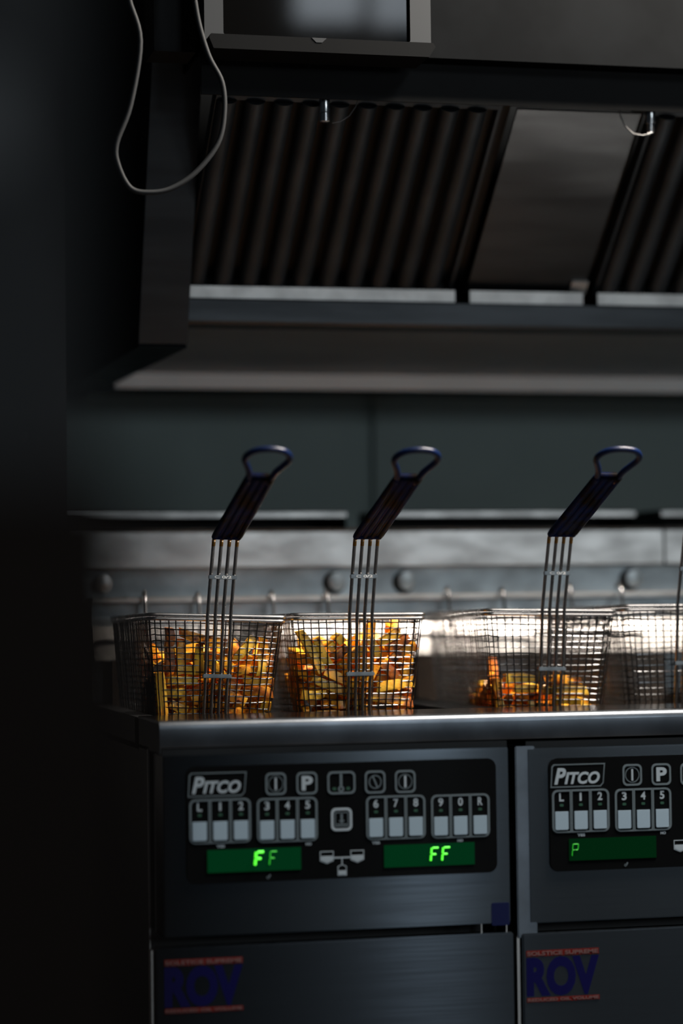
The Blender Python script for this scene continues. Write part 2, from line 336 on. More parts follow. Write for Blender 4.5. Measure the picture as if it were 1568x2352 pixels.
[2,-38,51,-89,74,65,-17,-2],[4,-39,48,-101,15,62,-5,77],[4,-23,40,-125,47,-32,-69,45],[1,37,34,-143,32,63,-32,63],[2,24,47,-117,31,60,53,52],
[3,13,42,-131,67,-67,23,-23],[3,-44,41,-143,33,62,-33,62],[2,-11,45,-136,58,-40,-38,-60],[3,8,43,-143,47,53,-47,53],[2,-41,49,-131,12,-70,-12,-70],
[3,-6,66,-95,5,0,71,-70],[2,-50,67,-96,62,42,35,-56],[4,-31,62,-112,31,-71,24,58],[2,4,62,-116,15,-79,-4,-59],[4,60,61,-120,57,82,3,-4],
[4,59,61,-133,44,60,-56,38],[0,33,70,-122,42,3,-90,7],[4,-35,67,-143,52,-52,-48,48],[2,40,69,-143,60,-60,38,-38],[3,-62,72,-101,51,-86,-3,-4],
[3,-4,77,-106,59,63,-38,-33],[2,46,71,-131,50,50,50,-50],[0,-24,82,-107,54,59,-42,-42],[2,-27,76,-123,42,4,72,-56],[1,13,79,-118,70,7,-70,7],
[4,-49,76,-131,67,25,-47,51],[2,-21,77,-133,23,-84,-9,48],[3,9,78,-131,58,41,-58,41],[1,-1,78,-143,61,61,35,35],[0,25,82,-137,20,9,42,88],
[3,-19,93,-120,43,-48,-14,75],[4,-61,105,-110,20,-65,-68,-27],[3,-48,108,-104,62,-54,37,43],[2,-40,100,-126,58,-3,-65,48],[1,-58,99,-134,2,-4,42,90],
[0,3,100,-137,35,90,-24,-10],[3,-33,113,-111,53,-3,-78,-32],[1,28,102,-143,31,-31,64,-64],[0,-27,105,-143,12,12,-70,-70],[0,-50,112,-143,2,71,-2,71],
[3,54,112,-143,4,4,71,71],[3,-28,122,-120,10,-52,10,-84],[3,0,120,-131,29,64,30,-64],[2,-2,117,-143,3,71,-3,71],[2,-61,134,-110,64,-77,-3,-4],
[4,42,126,-136,6,15,77,62],[1,12,132,-143,59,-59,-39,39],[2,-33,133,-143,67,-23,67,23]]]
def EXTRA():
    extra(1, 3, (.018, .030, -.032), 8, 6, 'fry standing upright like a finger at the peak of the second heap')
    extra(2, 4, (-.058, .060, -.085), -14, 4, 'long fry leaning on the left wall of the third basket')
    extra(2, 4, (-.050, .100, -.105), -22, 10, 'fry leaning behind the long one in the third basket')
# ------------------------------------------------------------------ the setting
def struct(mb, name, material, parent=None, **k):
    o = mb.build(name, material, parent, **k); o['kind'] = 'structure'; return o
XR = 1.7
struct(MB().box(-2.2, 2.6, -5.2, 1.2, -.05, 0), 'floor', M['floor'])
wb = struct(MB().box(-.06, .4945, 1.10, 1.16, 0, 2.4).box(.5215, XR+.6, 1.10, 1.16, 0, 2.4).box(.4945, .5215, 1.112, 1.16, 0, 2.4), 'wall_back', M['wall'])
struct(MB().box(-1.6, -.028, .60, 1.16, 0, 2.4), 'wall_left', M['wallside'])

# ------------------------------------------------------------------ fryer battery
P = .4097            # pitch from one fryer to the next
PAN = dict(x0=.0245, x1=.3725, z0=.7245, z1=.8505)

def control_panel(parent, left, right):
    yb = -.0005
    cp = MB().prism_y(rrect(PAN['x0'], PAN['x1'], PAN['z0'], PAN['z1'], .010, 6), -.0022, yb).build('control_panel', M['black'], parent)
    y = -.0022
    def ring(name, x0, x1, z0, z1, r=.0055, t=.0021, m='printdim'):
        return MB().ring_y(rrect(x0, x1, z0, z1, r, 5), rrect(x0+t, x1-t, z0+t, z1-t, max(r-t*.7, .001), 5), y-.0005, y).build(name, M[m], cp)
    # logo plate with slanted frame and lettering
    a = [(.0260, .8175), (.0850, .8175), (.0885, .8215), (.0905, .8435), (.0300, .8435), (.0275, .8410)]
    b = [(.0272, .8187), (.0845, .8187), (.0875, .8220), (.0892, .8423), (.0308, .8423), (.0288, .8400)]
    MB().ring_y(a, b, y-.0003, y).build('logo_frame', M['printdim'], cp)
    lg = text('logo_lettering', 'P', .0305, .0445, .8210, .8392, y, M['print'], cp, .035, .25)
    text('logo_lettering', 'ITCO', .0425, .0842, .8210, .8345, y, M['print'], cp, .035, .25)
    # top row of icon buttons
    ring('button_frame', .1112, .1342, .8172, .8414)
    MB().ring_y([(.1227+.0085*math.cos(t*math.pi/10), .8293+.0088*math.sin(t*math.pi/10)) for t in range(20)],
                [(.1227+.0077*math.cos(t*math.pi/10), .8293+.0080*math.sin(t*math.pi/10)) for t in range(20)], y-.0003, y).build('button_symbol', M['printdim'], cp)
    MB().prism_y(rrect(.1216, .1238, .8228, .8358, .0004, 2), y-.0004, y).build('button_symbol', M['print'], cp)
    ring('button_frame', .1456, .1690, .8168, .8412)
    text('button_symbol', 'P', .1515, .1640, .8212, .8370, y, M['print'], cp, .04)
    ring('button_frame', .1802, .2116, .8160, .8408)
    t = MB().ring_y([(.1955+.0034*math.cos(q*math.pi/8), .8216+.0034*math.sin(q*math.pi/8)) for q in range(16)],
                    [(.1955+.0014*math.cos(q*math.pi/8), .8216+.0014*math.sin(q*math.pi/8)) for q in range(16)], y-.0004, y)
    t.prism_y(rrect(.1941, .1969, .8245, .8385, .0013, 3), y-.0004, y); t.build('thermometer_symbol', M['printdim'], cp)
    for x in (.1880, .2035): MB().prism_y(rrect(x-.002, x+.002, .8205, .8235, .0008, 2), y-.0002, y).build('indicator_dot', M['dot'], cp)
    ring('button_frame', .2223, .2456, .8156, .8404)
    MB().ring_y([(.2340+.0072*math.cos(q*math.pi/10), .8282+.0075*math.sin(q*math.pi/10)) for q in range(20)],
                [(.2340+.0062*math.cos(q*math.pi/10), .8282+.0065*math.sin(q*math.pi/10)) for q in range(20)], y-.0003, y).prism_y(
        [(.2308, .8338), (.2322, .8345), (.2372, .8225), (.2358, .8218)], y-.0003, y).build('button_symbol', M['printdim'], cp)
    ring('button_frame', .2564, .2798, .8152, .8400)
    MB().ring_y([(.2681+.0080*math.cos(q*math.pi/10), .8276+.0083*math.sin(q*math.pi/10)) for q in range(20)],
                [(.2681+.0072*math.cos(q*math.pi/10), .8276+.0075*math.sin(q*math.pi/10)) for q in range(20)], y-.0003, y).build('button_symbol', M['printdim'], cp)
    MB().prism_y(rrect(.2669, .2693, .8212, .8340, .0004, 2), y-.0004, y).build('button_symbol', M['print'], cp)
    # square basket button
    ring('button_frame', .1838, .2074, .7760, .8010, .0055, .0026, 'print')
    MB().ring_y(rrect(.1880, .2034, .7805, .7965, .0015, 3), rrect(.1890, .2024, .7815, .7955, .0012, 3), y-.0003, y).prism_y(
        [(.1945, .7875), (.1945, .7945), (.1969, .7945), (.1969, .7875), (.1992, .7875), (.1957, .7842), (.1922, .7875)], y-.0004, y).prism_y(
        [(.1900, .7825), (.2014, .7825), (.2014, .7838), (.1900, .7838)], y-.0004, y).build('basket_symbol', M['printdim'], cp)
    # four banks of three keys
    banks = ((.0272, 'L12', .7672), (.1012, '345', .7662), (.2230, '678', .7648), (.2968, '90R', .7640))
    W = .0226
    for bi, (bx, chs, bz) in enumerate(banks):
        z0, z1 = bz, bz+.0478
        for k, ch in enumerate(chs):
            x0 = bx+k*W+.0002; x1 = x0+W-.0004
            kw = dict(tl=(k == 0), bl=(k == 0), tr=(k == 2), br=(k == 2))
            o = MB().ring_y(rrect(x0, x1, z0, z1, .0065, 4, **kw), rrect(x0+.0014+.001*(k == 0), x1-.0014-.001*(k == 2), z0+.0016, z1-.0020, .0048, 4, **kw), y-.0006, y)
            o.build('key_frame', M['printdim'], cp)
            MB().prism_y(rrect(x0+.0034, x1-.0034, z0+.0034, z0+.0236, .0016, 3, tl=False, tr=False), y-.0010, y).build('key_blank', M['key'], cp)
            cx = (x0+x1)/2
            text('key_number', ch, cx-(.0026 if ch != '1' else .0012), cx+(.0030 if ch != '1' else .0012), z1-.0128, z1-.0035, y, M['print'], cp, .03)
            MB().prism_y(rrect(cx-.0020, cx+.0024, z1-.0186, z1-.0158, .0010, 3), y-.0002, y).build('indicator_dot', M['dot'], cp)
        if bi % 2 == 0: text('printed_word', 'YES', bx+(.029 if bi == 0 else .006), bx+(.0385 if bi == 0 else .0155), z0-.0046, z0-.0014, y, M['print'], cp, .05)
        else: text('printed_word', 'NO', bx+(.054 if bi == 1 else .030), bx+(.0605 if bi == 1 else .0365), z0-.0046, z0-.0014, y, M['print'], cp, .05)
    # vat diagram between the displays
    vt = MB()
    for cx in (.1785, .2127):
        vt.ring_y([(cx-.0076, .7545), (cx+.0076, .7545), (cx+.0076, .7440), (cx, .7408), (cx-.0076, .7440)][::-1],
                  [(cx-.0068, .7537), (cx+.0068, .7537), (cx+.0068, .7445), (cx, .7416), (cx-.0068, .7445)][::-1], y-.0003, y)
        vt.prism_y([(cx-.0066, .7492), (cx+.0066, .7492), (cx+.0066, .7448), (cx, .7418), (cx-.0066, .7448)], y-.0004, y)
    vt.box(.1862, .2050, y-.0003, y, .7463, .7478).box(.1950, .1961, y-.0003, y, .7385, .7463)
    vt.build('vat_diagram', M['print'], cp)
    MB().ring_y([(.1905, .7375), (.1956, .7400), (.2006, .7375), (.2006, .7275), (.1905, .7275)], [(.1913, .7370), (.1956, .7391), (.1998, .7370), (.1998, .7283), (.1913, .7283)], y-.0003, y).box(.1915, .1996, y-.0004, y, .7285, .7330).build('vat_diagram', M['print'], cp)
    MB().prism_y([(.1128, .7282), (.1142, .7275), (.1162, .7312), (.1148, .7320)], y-.0003, y).ring_y(
        [(.1128+.0016*math.cos(q), .7285+.0016*math.sin(q)) for q in (0, 1, 2, 3, 4, 5)], [(.1128+.0009*math.cos(q), .7285+.0009*math.sin(q)) for q in (0, 1, 2, 3, 4, 5)], y-.0003, y).build('wrench_symbol', M['printdim'], cp)
    # displays
    def seg(name, ch, x, z, w, h, t, m, d):
        o = MB(); sl = .10*h
        def bar(ax, az, bx_, bz_):
            o.tube([(x+ax+az/h*sl, y-.0012, z+az), (x+bx_+bz_/h*sl, y-.0012, z+bz_)], t/2, 6)
        if ch in 'F': bar(0, 0, 0, h*.46); bar(0, h*.54, 0, h); bar(t*.6, h, w, h); bar(t*.6, h*.5, w*.72, h*.5)
        if ch in 'P': bar(0, 0, 0, h*.46); bar(0, h*.54, 0, h); bar(t*.6, h, w-t*.3, h); bar(w, h*.96, w, h*.54); bar(t*.6, h*.5, w*.4, h*.5); bar(w*.55, h*.5, w-t*.4, h*.5)
        o.build(name, M[m], d)
    for (x0, x1, z0, z1, lit) in ((.0465, .1497, .7358, .7602, left), (.2430, .3462, .7342, .7586, right)):
        dm = 'lcddim' if lit and lit[0][0] == 'P' or not lit else 'lcd'
        d = MB().box(x0, x1, y-.0006, y, z0, z1).build('display_window', M[dm], cp)
        for (ch, x, z, w, h, t, m) in lit: seg('display_digit', ch, x, z, w, h, t, m, cp)
    return cp

def fryer(ix, label, left, right, z_off, sticker):
    r = empty('fryer', (0, 0, 0), label, 'fryer')
    # cabinet body behind the front
    MB().box(-.003, .3945, .079, .60, .08, .868).build('cabinet_body', M['rub'], r)
    for xe in (-.0042, .3925): MB().box(xe, xe+.002, .0775, .0815, .10, .866).build('cabinet_edge_glint', M['edge'], r)  # pale strips paint the bright line of an edge catching light
    for x in (.03, .36):
        for yy in (.12, .55): MB().lathe([(.02, 0), (.02, .01), (.014, .015), (.014, .08)], (x, yy, 0)).build('leg', M['steel'], r, True)
    # front panel as a folded sheet, returns at the edges
    fp = MB().box(0, .3875, 0, .004, .668, .862, .0012).box(0, .003, .003, .075, .668, .862).box(.3845, .3875, .003, .075, .668, .862).box(0, .3875, .003, .05, .668, .671)
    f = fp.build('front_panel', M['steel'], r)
    MB().box(.0, .3875, .0045, .04, .862, .8695).build('shadow_gap', M['dark'], r)
    control_panel(r, left, right)
    if sticker:
        MB().prism_y(rrect(.3655, .3862, .6655, .6905, .002, 3), -.0004, 0).build('sticker', M['sticker'], r)
    # door below with printed emblem
    dz = .6575
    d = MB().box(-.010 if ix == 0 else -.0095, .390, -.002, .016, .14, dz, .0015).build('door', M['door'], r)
    MB().box(-.0140, -.0108, .004, .020, .12, .6545).build('hinge_strip', M['edge'], r)
    for xe in (.3550, .3840): MB().box(xe, xe+.0011, .006, .010, .6575, .668).build('door_catch', M['edge'], r)
    MB().box(.10, .29, -.030, -.022, .40, .42, .004).box(.105, .115, -.024, -.002, .402, .418).box(.275, .285, -.024, -.002, .402, .418).build('handle', M['steel'], d)
    y = -.0021
    ex = -.0010 if ix == 0 else -.0055; ez = .5875 if ix == 0 else .5810
    MB().box(ex, ex+.0850, y-.0003, y, ez+.0505, ez+.0572).build('emblem_stripe', M['red'], d)
    text('emblem_lettering', 'SOLSTICE SUPREME', ex+.001, ex+.0840, ez+.0516, ez+.0560, y-.0003, M['pale'], d, .03)
    text('emblem_lettering', 'ROV', ex, ex+.0850, ez+.0062, ez+.0498, y, M['navy'], d, .055)
    MB().box(ex, ex+.0850, y-.0003, y, ez, ez+.0050).build('emblem_stripe', M['red'], d)
    text('emblem_lettering', 'REDUCED OIL VOLUME', ex+.001, ex+.0840, ez+.0010, ez+.0042, y-.0003, M['pale'], d, .03)
    # tank under the worktop, with oil
    t = MB().box(.02, .372, .17, .175, .70, .885).box(.02, .372, .5335, .5385, .70, .9545).box(.02, .025, .17, .54, .70, .885).box(.367, .372, .17, .54, .70, .885).box(.02, .372, .17, .54, .695, .70)
    t.build('tank', M['tank'], r)
    MB().box(.026, .366, .176, .533, .80, .82).build('oil', M['oil'], r)
    # knobs on the back panel
    r.location = (ix*P, 0, z_off)
    return r
LIT = dict(a=[('F', .0985, .7425, .0082, .0140, .0030, 'led'), ('F', .1143, .7425, .0070, .0140, .0013, 'leddim')],
           b=[('F', .2955, .7400, .0075, .0140, .0021, 'led'), ('F', .3085, .7400, .0075, .0140, .0021, 'led')],
           c=[('P', .0496, .7415, .0064, .0128, .0008, 'leddim')])
fryer(0, 'stainless steel deep fryer at left whose twin green displays each read FF', LIT['a'], LIT['b'], 0, True)
fryer(1, 'stainless steel deep fryer at right whose dim green display reads P', LIT['c'], [], -.002, False)
# filler strip between the two
tag(MB().box(.3962, .4190, .001, .045, .650, .8625, .001).build('filler_strip', M['nose']), 'upright steel filler strip between the two fryer fronts', 'strip')

# worktop: rolled front lip, flat apron, back deck with rail
wt = empty('fryer_worktop', (0, 0, .9), 'long steel fryer top with rolled front lip and raised back under the baskets', 'worktop')
def wt_part(mb, name, m, smooth=True):
    o = mb.build(name, M[m], wt, smooth); o.location = (0, 0, -.9); return o
nose = [(.006, .8705), (.001, .8710), (0, .8725), (0, .8915)]
for k in range(9):
    a = math.radians(180-90*k/8); nose.append((.0085+.0085*math.cos(a), .8915+.0085*math.sin(a)))
nose += [(.0100, .9000), (.0100, .8970), (.0035, .889), (.0035, .874), (.006, .8735)]
wt_part(MB().prism_x(nose, -.003, XR), 'front_lip', 'nose')
wt_part(MB().prism_x([(.0100, .8970), (.0100, .9000), (.150, .9000), (.1515, .8985), (.1515, .86), (.149, .86), (.149, .897)], -.003, XR), 'apron', 'apron')
wt_part(MB().box(-.003, -.001, .002, .178, .8645, .897), 'end_cap', 'rub')
wt_part(MB().box(-.003, .020, .150, .60, .862, .898), 'side_ledge', 'rub')  # blackened so its colour carries the darkness at the left end
for k in range(4):
    wt_part(MB().box(.3710+k*P, .4310+k*P, .151, .60, .862, .8985), 'tank_divider', 'hooddark')
wt_part(MB().prism_x([(.5325, .955), (.5345, .957), (.5600, .999), (.5630, .9995), (.5630, .955)], -.003, XR), 'sloped_deck', 'deck')
wt_part(MB().box(-.003, XR, .5640, .600, .9, 1.0290), 'back_face', 'reardark')
wt_part(MB().prism_x([(.5535, 1.0295), (.5525, 1.0305), (.5525, 1.0345), (.5545, 1.0365), (.620, 1.0365), (.620, 1.0295)], -.003, XR), 'basket_rail', 'rear')
wt_part(MB().box(-.024, XR, .6205, .640, 1.0, 1.078), 'recessed_panel', 'reardark')
for k, (xa, xb) in enumerate(((-.024, .8060), (.8095, XR))):
    wt_part(MB().prism_x([(.5980, 1.0750), (.5960, 1.0765), (.5960, 1.1225), (.6010, 1.1275), (.6500, 1.1275), (.6500, 1.0750)], xa, xb), 'upper_panel', 'rear')
for x in (.0195, .3390, .4370, .7650, 1.08):
    wt_part(MB().lathe([(.004, .6205), (.004, .612), (.0115, .610), (.0125, .606), (.0118, .602), (.006, .6005)], (x, 0, 1.0555), 'y', 20), 'knob', 'reardark' if x > .1 else 'rear')
    if x > .1: wt_part(MB().lathe([(.016, .6205), (.016, .6195), (.013, .6185)], (x, 0, 1.0540), 'y', 20), 'washer', 'rub')

# flue deflectors standing on the back panel
for k, (xa, xb) in enumerate(((-.030, .3765), (.4240, .8035), (.8440, 1.22))):
    f = empty('flue_deflector', (xa, .75, 1.1275), ('leftmost of the low steel flue caps behind the fryer baskets', 'middle steel flue cap, behind the handle of the right full basket', 'steel flue cap cut off by the right edge, behind the fryer panels')[k], 'flue cap', 'flue caps')
    W = xb-xa
    MB().prism_x([(-.003, .0190), (-.0030, .0255), (-.0005, .0275), (.12, .0300), (.12, .0275), (.001, .0250), (.001, .0190)], 0, W).build('top_sheet', M['rear'], f)
    MB().box(0, .0015, .0, .12, 0, .027).build('side_sheet', M['hooddark'], f)
    MB().box(W-.0015, W, .0, .12, 0, .027).build('side_sheet', M['hooddark'], f)
    MB().box(.0015, W-.0015, .10, .102, 0, .027).build('back_sheet', M['dark'], f)
    f.location.y = .70
tag(MB().box(-.04, XR, .6505, .86, 1.085, 1.1275).build('flue_housing', M['rub']), 'long dark flue housing behind the upper steel panel, under the flue caps', 'housing')

# ------------------------------------------------------------------ wire baskets
HT, HB, DEP, LEN = .0785, .0635, .150, .330
def wall_pt(side, u, d):
    """point on the inner mesh box; u along the loop, d depth below the rim 0..DEP"""
    t = d/DEP; hw = HT+(HB-HT)*t; y0 = .002+.012*t; y1 = LEN-.002-.013*t
    return hw, y0, y1
def loop(d, rc=.010, jit=None, off=0.0):
    hw, y0, y1 = wall_pt(0, 0, d); hw += off; y0 -= off; y1 += off; pts = []
    for (cx, cy, a0) in ((hw-rc, y0+rc, -90), (hw-rc, y1-rc, 0), (-hw+rc, y1-rc, 90), (-hw+rc, y0+rc, 180)):
        for k in range(5):
            a = math.radians(a0+90*k/4); pts.append((cx+rc*math.cos(a), cy+rc*math.sin(a)))
    # subdivide the straights
    out = []; n = len(pts)
    for i in range(n):
        p, q = pts[i], pts[(i+1) % n]; L_ = math.dist(p, q); m = max(1, int(L_/.018))
        for k in range(m): out.append((p[0]+(q[0]-p[0])*k/m, p[1]+(q[1]-p[1])*k/m))
    res = []
    ph = (jit or random).uniform(0, 6)
    for i, (x, y) in enumerate(out):
        z = -d+(.0005*math.sin(ph+i*.9) if jit else 0)+((jit.uniform(-.0003, .0003)) if jit else 0)
        res.append((x, y, z))
    return res

def basket(label, seed, hooks, dark=False):
    rnd = random.Random(seed)
    r = empty('fry_basket', (0, 0, 0), label, 'basket', 'wire fry baskets along the fryer')
    wires = MB()
    nrow = 21
    for i in range(nrow):
        d = .0095+(DEP-.0095)*i/(nrow-1)
        wires.tube(loop(d, jit=rnd), .00076, 5, closed=True)
    def vert(fn, bottom=None):
        pts = []
        ph = rnd.uniform(0, 6)
        for k in range(8):
            d = .004+(DEP-.004)*k/7; x, y = fn(d/DEP)
            pts.append((x+rnd.uniform(-.00025, .00025), y+rnd.uniform(-.0002, .0002), -d))
        wires.tube(pts, .00074, 5, caps=False)
    nf = 16
    for i in range(nf+1):
        u = -1+2*i/nf+rnd.uniform(-.012, .012); u = max(-1, min(1, u))
        if abs(u) > .96: u = math.copysign(.955, u)
        vert(lambda t, u=u: (u*(HT+(HB-HT)*t), .0008+.012*t))
        vert(lambda t, u=u: (u*(HT+(HB-HT)*t), LEN-.001-.013*t))
    ns = 33
    for i in range(ns+1):
        v = (i+.25)/(ns+.5)+rnd.uniform(-.006, .006)
        for s in (-1, 1):
            vert(lambda t, v=v, s=s: (s*(HT+.001+(HB-HT)*t), .006+.012*t+v*(LEN-.012-.025*t)))
    for i in range(1, nf):      # floor of the basket
        u = -1+2*i/nf; x = u*HB; wires.tube([(x, .014, -DEP), (x, LEN-.015, -DEP)], .0007, 5)
    for i in range(1, ns):
        yy = .014+(LEN-.029)*i/ns; wires.tube([(-HB, yy, -DEP), (HB, yy, -DEP)], .0007, 5)
    o = wires.build('wire_mesh', M['wire'], r, True, recalc=False); o['kind'] = 'stuff'
    # double rim rods
    MB().tube([(x, y, z) for x, y, z in loop(0, .008, None, .0025)], .0021, 8, closed=True).build('rim_rod', M['rim'], r, True)
    MB().tube([(x, y, z) for x, y, z in loop(.0046, .008, None, .0022)], .0021, 8, closed=True).build('rim_rod', M['rim'], r, True)
    # four handle rods
    for i, ox in enumerate((-.0137, -.0046, .0046, .0137)):
        path = [(ox*.95, .0130, -.146), (ox*.95, .0060, -.072), (ox, -.0010, -.070), (ox, -.0080, 0), (ox, -.0230, .045), (ox, -.0365, .082), (ox, -.0395, .0875), (ox*.95, -.0450, .0915), (ox*.9, -.075, .1010)]
        path[1] = (ox*.95, .0030, -.078)
        MB().tube(path, .0021, 8).build('handle_rod', M['rod'], r, True)
        MB().tube([(ox, -.0362, .0800), (ox, -.0385, .0862), (ox*.98, -.0420, .0905), (ox*.95, -.048, .0925)], .00225, 8).build('baked_oil_stain', M['burnt'], r, True)
    # lower clamp plate and stamped upper plate
    MB().box(-.0170, .0170, -.0046, .0030, -.0725, -.0680, .0008).build('clamp_plate', M['plate'], r)
    up = MB().box(-.0165, .0165, -.0275, -.0225, .0420, .0465, .0006).build('stamped_plate', M['plate'], r)
    text('stamped_number', 'C 0/2', -.0100, .0100, .0428, .0460, -.0275, M['frame'], up, .02, depth=.0004)
    # grip: coated slab over the rods
    g = MB()
    A = Vector((0, -.046, .0905)); B = Vector((0, -.228, .1450)); dr = (B-A).normalized(); up_ = Vector((1, 0, 0)).cross(dr)
    if up_.z < 0: up_ = -up_
    def gp(x, s, h): p = A+dr*s+up_*h; return (p.x+x, p.y, p.z)
    Lg = (B-A).length
    g.add([gp(x, s, h) for x in (-.0145, .0145) for s in (0, Lg) for h in (-.0022, .0022)],
          [(0, 1, 3, 2), (4, 6, 7, 5), (0, 4, 5, 1), (2, 3, 7, 6), (0, 2, 6, 4), (1, 5, 7, 3)])
    for ox in (-.0138, -.0046, .0046, .0138):
        g.tube([gp(ox, -.002, 0), gp(ox, .006, 0), gp(ox*.97, Lg*.5, 0), gp(ox*.93, Lg+.002, 0)], [.0038, .0042, .0041, .0040], 10)
    g.tube([gp(-.0150, .002, 0), gp(.0150, .002, 0)], .0045, 10)
    g.tube([gp(-.0095, Lg+.002, .001), gp(.0095, Lg+.002, .001)], .0048, 10)
    g.build('grip', M['gripmat'], r, True)
    # loop at the end
    e2 = (Vector((0, -.292, .1760))-B).normalized()
    prof = [(-.0122, -.012), (-.0125, .002), (-.0150, .016), (-.0205, .030), (-.0235, .038), (-.0238, .046), (-.0205, .054), (-.013, .0605), (0, .063)]
    path = []
    for x, s in prof+[(-x, s) for x, s in reversed(prof[:-1])]:
        p = B+e2*s if s > 0 else B+dr*s
        path.append((x, p.y, p.z))
    sm = []
    for i in range(len(path)-1):
        p0, p1, p2, p3 = [Vector(path[max(0, min(len(path)-1, i+j))]) for j in (-1, 0, 1, 2)]
        for k in range(3):
            t = k/3; sm.append(.5*((2*p1)+(p2-p0)*t+(2*p0-5*p1+4*p2-p3)*t*t+(3*p1-p0-3*p2+p3)*t**3))
    sm.append(Vector(path[-1]))
    MB().tube(sm, .0036, 10).build('handle_loop', M['vinyl'], r, True)
    # rear hooks
    for hx in hooks:
        MB().tube([(hx, LEN-.004, -.020), (hx, LEN+.003, 0), (hx, LEN+.008, .020), (hx, LEN+.0115, .031), (hx, LEN+.019, .0355), (hx, LEN+.028, .034), (hx, LEN+.030, .0305)], .0022, 8).build('hook', M['rod'], r, True)
    return r

BK = []
for (name, X, z, yaw, roll, hk, seed) in (
    ('leftmost wire fry basket, heaped with fries, rim dipping to the right', .0990, 1.0120, 0, 1.9, (-.034, .038), 1),
    ('wire fry basket second from left, filled highest with fries', .2690, 1.0115, -.3, .4, (-.034, .040), 2),
    ('wire fry basket third from left, only a third full of fries', .5080, 1.0130, -2.6, 1.1, (-.046, .030), 3),
    ('empty wire fry basket cut off by the right edge', .6810, 1.0170, -1.5, .2, (-.040, .032), 4)):
    b = basket(name, seed, hk)
    b.location = (X, .20, z); b.rotation_euler = (math.radians(-.7), math.radians(roll), math.radians(yaw))
    BK.append(b)

# ------------------------------------------------------------------ fries
FRYLEN = [.022, .029, .036, .044, .056]
def fry_mesh(L, seed):
    rnd = random.Random(seed); n = 7; vs = []; W_ = .0063
    bx, by = rnd.uniform(-.0022, .0022), rnd.uniform(-.0018, .0018); tw = rnd.uniform(-.25, .25)
    t0, t1 = rnd.uniform(.80, 1.02), rnd.uniform(.72, 1.02)
    sk0, sk1 = rnd.uniform(-.45, .45), rnd.uniform(-.45, .45)
    for i in range(n):
        u = i/(n-1); z = (u-.5)*L; s = W_*(t0+(t1-t0)*u)*(1+rnd.uniform(-.05, .05))
        if i in (0, n-1): s *= .90
        cx, cy = bx*(4*(u-.5)**2-.5), by*(4*(u-.5)**2-.5); a0 = tw*u
        for k in range(12):
            q, c = divmod(k, 3); a = math.pi/2*q+math.pi/4
            px, py = math.cos(a)*1.32, math.sin(a)*1.32
            # corner triplet softens the edge
            tx, ty = -math.sin(a), math.cos(a); d = (c-1)*.22
            inset = 0 if c == 1 else -.16
            px += tx*d+math.cos(a)*inset; py += ty*d+math.sin(a)*inset
            x, y = px*s, py*s
            zz = z+(sk0 if u < .5 else sk1)*x*(1 if abs(u-.5) > .34 else 0)
            vs.append((cx+x*math.cos(a0)-y*math.sin(a0), cy+x*math.sin(a0)+y*math.cos(a0), zz))
    fs = [(i*12+k, i*12+(k+1) % 12, (i+1)*12+(k+1) % 12, (i+1)*12+k) for i in range(n-1) for k in range(12)]
    fs += [tuple(range(11, -1, -1)), tuple((n-1)*12+k for k in range(12))]
    me = D.meshes.new('french_fry'); me.from_pydata(vs, [], fs); me.materials.append(M['fry'])
    me.polygons.foreach_set('use_smooth', [True]*len(me.polygons)); me.set_sharp_from_angle(angle=math.radians(50))
    return me
FM = [[fry_mesh(L_, 10*i+j) for j in range(4)] for i, L_ in enumerate(FRYLEN)]
WHERE = ('leftmost wire basket', 'second wire basket from the left', 'third wire basket from the left')
bpy.context.view_layer.update()
rf = random.Random(4)
FMB = []
for row in FM:
    FMB.append([])
    for me in row:
        m2 = me.copy(); m2.materials.clear(); m2.materials.append(M['frybrown']); FMB[-1].append(m2)
def put_fry(bi, li, loc, q, label=None):
    brown = rf.random() < .33
    o = D.objects.new('french_fry', (FMB if brown else FM)[li][rf.randrange(4)]); COL.objects.link(o)
    o.rotation_mode = 'QUATERNION'
    o.matrix_world = BK[bi].matrix_world @ Matrix.Translation(Vector(loc)) @ Quaternion(q).normalized().to_matrix().to_4x4()
    kind = ('brown-edged ' if brown else 'golden ')+('short stub of fried potato', 'medium-length french fry', 'long french fry')[(0, 0, 1, 2, 2)[li]]
    return tag(o, label or kind+' heaped in the '+WHERE[bi], 'french fry', 'fries in the '+WHERE[bi])
def tip(row):
    x, y = row[5]/100, row[6]/100
    return row[3]+abs(1-2*(x*x+y*y))*FRYLEN[row[0]]*500
for bi, dat in enumerate(FRIES):
    front = [r for r in dat if r[2] < 28]
    named = {}
    named[id(max(dat, key=tip))] = 'fry reaching highest in the settled heap of the '
    named[id(min(front, key=lambda r: r[1]))] = 'fry farthest left along the front mesh of the '
    named[id(max(front, key=lambda r: r[1]))] = 'fry farthest right along the front mesh of the '
    for row in dat:
        lb = named.get(id(row))
        put_fry(bi, row[0], [v/1000 for v in row[1:4]], [v/100 for v in row[4:8]], lb+WHERE[bi] if lb else None)
def extra(bi, li, loc, rx, ry, label):
    e = Euler((math.radians(rx), math.radians(ry), 0)).to_quaternion(); put_fry(bi, li, loc, e, label)
EXTRA()

